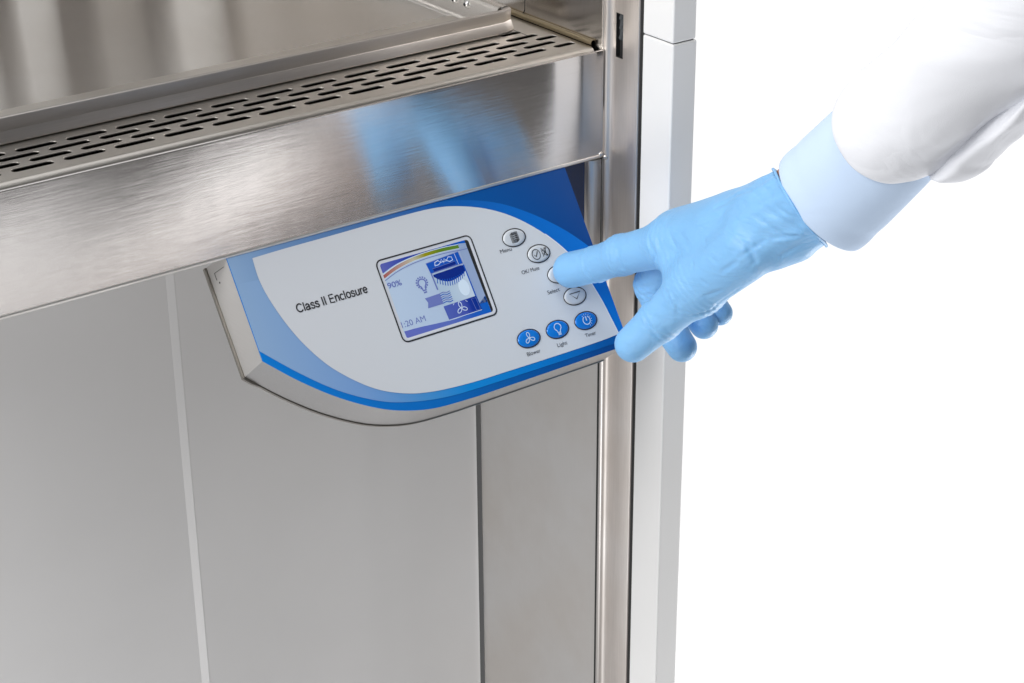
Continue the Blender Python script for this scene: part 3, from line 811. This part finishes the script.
# creases of the thin glove: start, end, width, depth
SEG = [
    ([-76.16, -155.33, 4.97], [-79.34, -167.27, -4.27], 1.3, 0.65),
    ([-79.34, -167.27, -4.27], [-83.31, -174.61, -14.77], 1.3, 0.65),
    ([-78.55, -150.52, -0.7], [-80.53, -161.06, -9.19], 1.6, 1.1),
    ([-80.53, -161.06, -9.19], [-74.82, -155.9, -23.46], 1.6, 1.1),
    ([-73.93, -168.05, 10.14], [-77.21, -179.96, 1.78], 1.9, 0.95),
    ([-50.61, -133.73, -48.07], [-96.88, -195.35, -22.52], 1.45, 0.8),
    ([-96.88, -195.35, -22.52], [-96.55, -198.63, -32.3], 1.45, 0.8),
    ([-95.04, -194.0, -15.76], [-96.37, -204.64, -25.51], 1.75, 0.65),
    ([-96.37, -204.64, -25.51], [-92.8, -202.18, -39.84], 1.75, 0.65),
    ([-89.37, -211.22, 4.04], [-90.72, -228.06, -6.43], 1.3, 1.1),
    ([-68.63, -210.94, 40.13], [-65.51, -226.37, 52.38], 1.6, 0.95),
    ([-65.51, -226.37, 52.38], [-68.74, -246.37, 63.74], 1.6, 0.95),
    ([-75.55, -202.72, 26.43], [-72.56, -223.64, 40.66], 1.9, 0.8),
    ([-100.01, -185.59, -43.94], [-94.0, -193.22, -53.84], 1.45, 0.65),
    ([-102.9, -180.34, -49.81], [-98.78, -186.95, -60.39], 1.75, 1.1),
    ([-87.4, -210.97, -38.11], [-77.53, -221.77, -31.45], 1.3, 0.95),
    ([-77.53, -221.77, -31.45], [-74.77, -245.43, -7.6], 1.3, 0.95),
    ([-73.79, -242.46, 55.0], [-77.09, -268.26, 49.53], 1.6, 0.8),
    ([-77.09, -268.26, 49.53], [-68.89, -283.45, 40.9], 1.6, 0.8),
    ([-71.4, -251.31, 63.0], [-74.24, -275.4, 56.89], 1.9, 0.65),
    ([-74.24, -275.4, 56.89], [-66.46, -291.85, 48.1], 1.9, 0.65),
    ([-74.68, -274.22, 39.31], [-65.48, -289.28, 43.42], 1.45, 1.1),
    ([-66.69, -276.49, 24.9], [-60.64, -288.62, 36.19], 1.75, 0.95),
    ([-88.02, -256.22, 22.05], [-76.9, -269.91, 36.98], 1.3, 0.8),
    ([-84.57, -111.19, -26.65], [-82.24, -113.29, -38.67], 1.6, 0.65),
    ([-81.3, -119.93, -19.72], [-79.96, -123.31, -33.38], 1.9, 1.1),
    ([-85.34, -85.94, -39.95], [-84.35, -89.7, -50.42], 1.45, 0.95),
    ([-57.03, -114.88, -58.76], [-53.76, -127.23, -53.61], 1.75, 0.8),
    ([-56.09, -112.76, -65.57], [-53.09, -125.52, -60.99], 1.3, 0.65),
    ([-53.75, -113.69, -71.7], [-94.61, -173.32, -37.31], 1.6, 1.1),
    ([-84.52, -241.34, 36.79], [-83.49, -260.65, 31.19], 1.9, 0.95),
    ([-83.49, -260.65, 31.19], [-79.71, -265.22, 20.02], 1.9, 0.95),
    ([-81.03, -213.56, 19.31], [-91.05, -237.73, 13.56], 1.45, 0.8),
    ([-76.61, -185.34, 11.88], [-82.77, -201.28, 8.07], 1.75, 0.65),
    ([-89.53, -242.53, 7.35], [-88.31, -254.74, 18.67], 1.3, 1.1),
    ([-87.59, -225.06, -17.48], [-83.96, -237.24, -9.54], 1.6, 0.95),
    ([-61.51, -246.09, 69.2], [-71.88, -269.22, 67.25], 1.9, 0.8),
    ([-73.46, -275.13, 62.34], [-71.95, -287.26, 58.7], 1.45, 0.65),
    ([-71.95, -287.26, 58.7], [-62.39, -293.64, 44.08], 1.45, 0.65),
]
SEG = [(np.array(a_), np.array(b_), w_, d_) for a_, b_, w_, d_ in SEG]
def creases(P, f):
    for a_, b_, w_, d_ in SEG:
        m_ = (P > np.minimum(a_, b_) - 10).all(1) & (P < np.maximum(a_, b_) + 10).all(1)
        if not m_.any(): continue
        Q = P[m_]; ab = b_ - a_; t_ = ((Q - a_) @ ab) / (ab @ ab)
        end = np.clip(1 - np.abs(t_ - .5) * 1.25, 0, 1) ** .5
        tc_ = np.clip(t_, 0, 1); r_ = np.linalg.norm(Q - a_ - tc_[:, None] * ab, axis=1)
        f[m_] += end * (d_ * np.exp(-(r_ / w_) ** 2) - .22 * d_ * np.exp(-((r_ - 2.2 * w_) / w_) ** 2))
    return f
def field(P):
    f = creases(P, full(P))
    plane = 2.05 - P @ np.array(NN)                       # the pad of the fingertip flattens on the key
    nearp = np.linalg.norm(P - J['i_tip'], axis=1) < 30
    f = np.where(nearp, -smin(-f, -plane, 1.5), f)
    # creases: thin shallow folds round the joints and towards the cuff
    s = (P - W) @ gdir
    n1 = np.sin(P @ np.array([.31, .13, .22]) + 1.7 * np.sin(P @ np.array([.05, .09, -.07])))
    n2 = np.sin(P @ np.array([-.12, .34, .27]) + 2.1 * np.sin(P @ np.array([.07, -.05, .06]) + 1))
    wcuff = np.clip((s + 40) / 60, 0, 1)
    f = f + wcuff * (.5 * n1 + .4 * n2)
    for jn, ax, wd in (('i_pip', J['i_mcp'] - J['i_pip'], 9), ('i_dip', J['i_pip'] - J['i_dip'], 6), ('i_mcp', J['i_mcp'] - J['i_pip'], 14), ('t_mcp', J['t_mcp'] - J['t_ip'], 16), ('t_ip', J['t_mcp'] - J['t_ip'], 7), ('m_pip', J['m_pip'] - J['m_mcp'], 9)):
        ax = ax / np.linalg.norm(ax); q = (P - J[jn]); t = q @ ax; rr = np.linalg.norm(q, axis=1)
        f = f + .42 * np.exp(-(t / wd) ** 2) * np.clip(1.6 - rr / 26, 0, 1) * np.sin(t * 1.35 + .6 * np.sin(P @ np.array([.2, .1, -.3])))
    return f

def surface_nets(fn, lo, hi, h):
    lo = np.array(lo, float); n = np.ceil((np.array(hi) - lo) / h).astype(int) + 1
    ax = [lo[i] + h * np.arange(n[i]) for i in range(3)]
    # coarse cull
    G = np.full(n, 50.0, np.float32)
    cs = 6
    cn = (n + cs - 1) // cs
    cen = np.stack(np.meshgrid(*[lo[i] + h * (np.arange(cn[i]) * cs + cs / 2) for i in range(3)], indexing='ij'), -1).reshape(-1, 3)
    v = fn(cen).reshape(cn)
    rad = h * cs * 1.0 + 8
    near = np.abs(v) < rad
    sgn = np.repeat(np.repeat(np.repeat(np.where(v < 0, -50, 50), cs, 0), cs, 1), cs, 2)[:n[0], :n[1], :n[2]]
    G[:] = sgn
    mask = np.repeat(np.repeat(np.repeat(near, cs, 0), cs, 1), cs, 2)[:n[0], :n[1], :n[2]]
    I = np.argwhere(mask)
    for k in range(0, len(I), 200000):
        q = I[k:k + 200000]
        G[q[:, 0], q[:, 1], q[:, 2]] = fn(lo + q * h)
    inside = G < 0
    c = np.zeros(n - 1, int)
    for d in np.ndindex(2, 2, 2):
        c += inside[d[0]:n[0] - 1 + d[0], d[1]:n[1] - 1 + d[1], d[2]:n[2] - 1 + d[2]]
    cells = np.argwhere((c > 0) & (c < 8))
    idx = -np.ones(n - 1, int); idx[cells[:, 0], cells[:, 1], cells[:, 2]] = np.arange(len(cells))
    acc = np.zeros((len(cells), 3)); cnt = np.zeros(len(cells))
    for a in range(3):
        for d in np.ndindex(2, 2):
            o0 = [0, 0, 0]; j = 0
            for b_ in range(3):
                if b_ != a: o0[b_] = d[j]; j += 1
            o1 = list(o0); o1[a] = 1
            p = cells + o0; q = cells + o1
            va = G[p[:, 0], p[:, 1], p[:, 2]]; vb = G[q[:, 0], q[:, 1], q[:, 2]]
            cr_ = (va < 0) != (vb < 0)
            t = np.where(cr_, va / np.where(va - vb == 0, 1, va - vb), 0)
            pos = p.astype(float); pos[:, a] += t
            acc += pos * cr_[:, None]; cnt += cr_
    V = lo + (acc / cnt[:, None]) * h
    F = []
    for a in range(3):
        b_, c_ = [(1, 2), (2, 0), (0, 1)][a]
        sl0 = [slice(None)] * 3; sl1 = [slice(None)] * 3
        sl0[a] = slice(0, -1); sl1[a] = slice(1, None)
        x = inside[tuple(sl0)] != inside[tuple(sl1)]
        E_ = np.argwhere(x)
        ok = (E_[:, b_] > 0) & (E_[:, c_] > 0) & (E_[:, b_] < n[b_] - 1) & (E_[:, c_] < n[c_] - 1)
        E_ = E_[ok]
        flip = inside[E_[:, 0], E_[:, 1], E_[:, 2]]
        def cid(db, dc):
            q = E_.copy(); q[:, b_] += db; q[:, c_] += dc
            return idx[q[:, 0], q[:, 1], q[:, 2]]
        Q = np.stack([cid(-1, -1), cid(0, -1), cid(0, 0), cid(-1, 0)], 1)
        Q[~flip] = Q[~flip][:, ::-1]
        F.append(Q)
    F = np.concatenate(F)
    # project onto the surface
    for _ in range(2):
        e = .4; f0 = fn(V)
        g = np.stack([(fn(V + np.eye(3)[i] * e) - f0) / e for i in range(3)], 1)
        gl = np.linalg.norm(g, axis=1, keepdims=True) + 1e-6
        V = V - np.clip(f0[:, None] / gl, -1.2, 1.2) * g / gl
    return V, F

def np_mesh(name, V, F, m, parent):
    c = Vector(((V.min(0) + V.max(0)) / 2 * U).tolist())
    me = bpy.data.meshes.new(name)
    me.from_pydata((V * U - np.array(c)).tolist(), [], F.tolist())
    me.materials.append(m)
    me.polygons.foreach_set('use_smooth', [True] * len(me.polygons)); me.update()
    return link(name, me, parent, c)

def glove_mat():
    m = mat('nitrile_blue', srgb(126, 180, 230), .48, 0, .4)
    N, L, bs = nodes(m)
    t = N.new('ShaderNodeTexCoord')
    def noise(scale, det, dist, vec=None):
        z = N.new('ShaderNodeTexNoise'); z.inputs['Scale'].default_value = scale; z.inputs['Detail'].default_value = det
        z.inputs['Distortion'].default_value = dist; L.new(vec or t.outputs['Object'], z.inputs['Vector']); return z
    mp = N.new('ShaderNodeMapping'); mp.inputs['Rotation'].default_value = (.4, .3, .7); mp.inputs['Scale'].default_value = (1, .28, 1)
    L.new(t.outputs['Object'], mp.inputs[0])
    a = noise(120, 3, 1.2, mp.outputs[0]); b_ = noise(2600, 2, 0)
    rd = N.new('ShaderNodeMath'); rd.operation = 'SUBTRACT'; rd.inputs[1].default_value = .5; L.new(a.outputs['Fac'], rd.inputs[0])
    ab = N.new('ShaderNodeMath'); ab.operation = 'ABSOLUTE'; L.new(rd.outputs[0], ab.inputs[0])
    b1 = N.new('ShaderNodeBump'); b1.inputs['Strength'].default_value = .35; b1.inputs['Distance'].default_value = .0022
    L.new(ab.outputs[0], b1.inputs['Height'])
    b2 = N.new('ShaderNodeBump'); b2.inputs['Strength'].default_value = .12; b2.inputs['Distance'].default_value = .0002
    L.new(b_.outputs['Fac'], b2.inputs['Height']); L.new(b1.outputs[0], b2.inputs['Normal'])
    L.new(b2.outputs[0], bs.inputs['Normal'])
    bs.inputs['Subsurface Weight'].default_value = .15
    bs.inputs['Subsurface Radius'].default_value = (.3, .6, 1.0); bs.inputs['Subsurface Scale'].default_value = .003
    return m
GLOVE = glove_mat()
SKIN = mat('skin', srgb(176, 120, 92), .5, 0, .4)
SHIRT = mat('shirt_pale_blue', srgb(192, 211, 236), .85, 0, .2)
COAT = mat('coat_white', srgb(224, 226, 232), .9, 0, .2)
def weave(m, scale, strength, folds):
    N, L, bs = nodes(m)
    t = N.new('ShaderNodeTexCoord')
    z = N.new('ShaderNodeTexNoise'); z.inputs['Scale'].default_value = scale; z.inputs['Detail'].default_value = 2
    L.new(t.outputs['Object'], z.inputs['Vector'])
    z2 = N.new('ShaderNodeTexNoise'); z2.inputs['Scale'].default_value = 26; z2.inputs['Detail'].default_value = 3; z2.inputs['Distortion'].default_value = .8
    m2 = N.new('ShaderNodeMapping'); m2.inputs['Rotation'].default_value = (.3, .6, -.5); m2.inputs['Scale'].default_value = (1, .35, 1)
    L.new(t.outputs['Object'], m2.inputs[0]); L.new(m2.outputs[0], z2.inputs['Vector'])
    r2 = N.new('ShaderNodeMath'); r2.operation = 'SUBTRACT'; r2.inputs[1].default_value = .5; L.new(z2.outputs['Fac'], r2.inputs[0])
    a2_ = N.new('ShaderNodeMath'); a2_.operation = 'ABSOLUTE'; L.new(r2.outputs[0], a2_.inputs[0])
    b0 = N.new('ShaderNodeBump'); b0.inputs['Strength'].default_value = folds; b0.inputs['Distance'].default_value = .012
    L.new(a2_.outputs[0], b0.inputs['Height'])
    bp = N.new('ShaderNodeBump'); bp.inputs['Strength'].default_value = strength; bp.inputs['Distance'].default_value = .0003
    L.new(z.outputs['Fac'], bp.inputs['Height']); L.new(b0.outputs[0], bp.inputs['Normal']); L.new(bp.outputs[0], bs.inputs['Normal'])
weave(SHIRT, 2500, .2, .10); weave(COAT, 1800, .25, .22)

person_m = MB()
wpath = [W - arm_dir * 4, W + arm_dir * 40, W + arm_dir * 160, W + arm_dir * 300]
person_m.tube([tuple(p) for p in wpath], [24, 26, 28, 30], SKIN, 28)
person = tag(person_m.build('person'), 'person in a white coat and blue glove reaching out to press a panel key', 'person')

allJ = np.array(list(J.values()))
V, F = surface_nets(field, np.minimum(allJ.min(0), W + gdir * 62) - 42, np.maximum(allJ.max(0), W + gdir * 62) + 42, 1.3)
s = (V - CUT) @ cdir
keep = (s < 0)[F].any(1)
F = F[keep]
over = s > 0
V[over] -= np.outer(s[over], cdir)
used = np.unique(F); remap = -np.ones(len(V), int); remap[used] = np.arange(len(used)); V = V[used]; F = remap[F]
GL = np_mesh('nitrile_glove', V, F, GLOVE, person)
sm = GL.modifiers.new('thickness', 'SOLIDIFY'); sm.thickness = .8 * U; sm.offset = -1
# rolled bead round the glove opening
rim = V[np.abs((V - CUT) @ cdir) < .05]
e1g = np.cross(cdir, np.array([0.53068, 0.72939, -0.4317])); e1g /= np.linalg.norm(e1g); e2g = np.cross(cdir, e1g)
q = rim - CUT; ang = np.arctan2(q @ e2g, q @ e1g); rad = np.hypot(q @ e2g, q @ e1g)
path = []
for k in range(48):
    t = -math.pi + 2 * math.pi * k / 48
    w = np.cos(ang - t) > math.cos(.18)
    r = rad[w].max() if w.any() else 31
    path.append(r)
path = [(path[k - 1] + path[k] + path[(k + 1) % 48]) / 3 for k in range(48)]
bead = MB()
pp = [tuple(CUT + cdir * (1.0 + .8 * math.sin(3 * t_)) + (r + .2) * (math.cos(t_) * e1g + math.sin(t_) * e2g)) for t_, r in [(-math.pi + 2 * math.pi * k / 48, path[k % 48]) for k in range(49)]]
bead.tube(pp, 1.1, GLOVE, 8, cap=False)
bead.build('rolled_bead', GL)

# sleeves: sections along the forearm, e1 = across the arm, e2 = towards the camera side
ex = arm_dir
e1 = np.array([0.42896, -0.65514, -0.62193]); e2 = np.array([-0.88782, -0.43279, -0.15645])
def loft(name, rings, m, parent, thick=1.2, subsurf=1):
    n = len(rings[0]); vs = [p for r in rings for p in r]
    F_ = [(i * n + j, i * n + (j + 1) % n, (i + 1) * n + (j + 1) % n, (i + 1) * n + j) for i in range(len(rings) - 1) for j in range(n)]
    o = np_mesh(name, np.array(vs), np.array(F_), m, parent)
    a_ = o.modifiers.new('cloth_thickness', 'SOLIDIFY'); a_.thickness = thick * U; a_.offset = 1
    if subsurf: c_ = o.modifiers.new('smooth', 'SUBSURF'); c_.levels = subsurf; c_.render_levels = subsurf
    return o
# shirt cuff
SC = np.array([-41.07, -282.73, 59.1])
rings = []
for i in range(26):
    s_ = -1 + i * 6.0; r = []
    for j in range(72):
        t = 2 * math.pi * j / 72; tp = 1 - .16 * min(1, max(0, (s_ - 74) / 40)); a1 = (40.6 - 3.0 * min(1, max(0, s_) / 80)) * math.cos(t) * tp + 1.2; a2 = 34 * math.sin(t) * tp
        wob = 1 + .010 * math.sin(2 * t + s_ * .03) + .006 * math.sin(5 * t + s_ * .05)
        ax = s_ + (2.5 - 3.5 * math.cos(t) + 2.0 * math.sin(t)) * max(0, 1 - i / 6)
        if i == 0: wob *= .985
        if i == 3: wob *= .982
        r.append(SC + ex * ax + e1 * a1 * wob + e2 * a2 * wob)
    rings.append(r)
loft('shirt_cuff', rings, SHIRT, person, 1.3)
# coat sleeve with a fold and a hanging lobe on the lower side
CC = np.array([-25.8, -320.41, 116.11])
ctrl = lambda L_: [(-1.0, 0, 0), (-.92, .62, 0), (-.60, 1.0, -4), (-.05, 1.18, -6), (.48, 1.08, -3), (.86, .76, 3), (1.03, .50, 9), (1.10, .44, 11),
        (1.18, .56, 12), (1.0 + .45 * L_, .62, 17), (1.0 + .85 * L_, .34, 22), (1.0 + L_, -.05, 27), (1.0 + .8 * L_, -.42, 32), (1.0 + .3 * L_, -.66, 24), (.7, -.86, 14), (.1, -1.0, 8), (-.55, -.85, 4), (-.9, -.48, 2)]
rings = []
for i in range(40):
    s_ = i * 6.0
    L_ = .66 if s_ < 60 else max(.15, .66 - (s_ - 60) * .0058)
    A_ = 35.5 + s_ * .035
    cps = ctrl(L_)
    prof = catmull([(p[0], p[1]) for p in cps], 6, True); sp = catmull([(p[2], 0) for p in cps], 6, True)
    hem = max(0, 1 - s_ / 90)
    puff = -.3 if i == 0 else (1.3 if s_ < 20 else (-.5 if s_ < 26 else 0))
    r = []
    for k, ((a1, a2), (sa, _)) in enumerate(zip(prof, sp)):
        t = k / len(prof) * 2 * math.pi
        rg = lambda x: 1 - 2 * abs(math.sin(x)) ** .7
        w = 1.3 * rg(1.5 * t + s_ * .021 + .4) + 1.0 * rg(2.5 * t - s_ * .034 + 1) + .8 * math.sin(2 * t + s_ * .09)
        nrm = np.array((a1, a2)); nrm = nrm / (np.hypot(*nrm) + 1e-6) * (puff + w * min(1, s_ / 40))
        r.append(CC + ex * (s_ + sa * hem * 1.0) + e1 * (a1 * A_ + nrm[0]) + e2 * (a2 * (A_ + 1) + nrm[1]))
    rings.append(r)
loft('coat_sleeve', rings, COAT, person, 1.6)
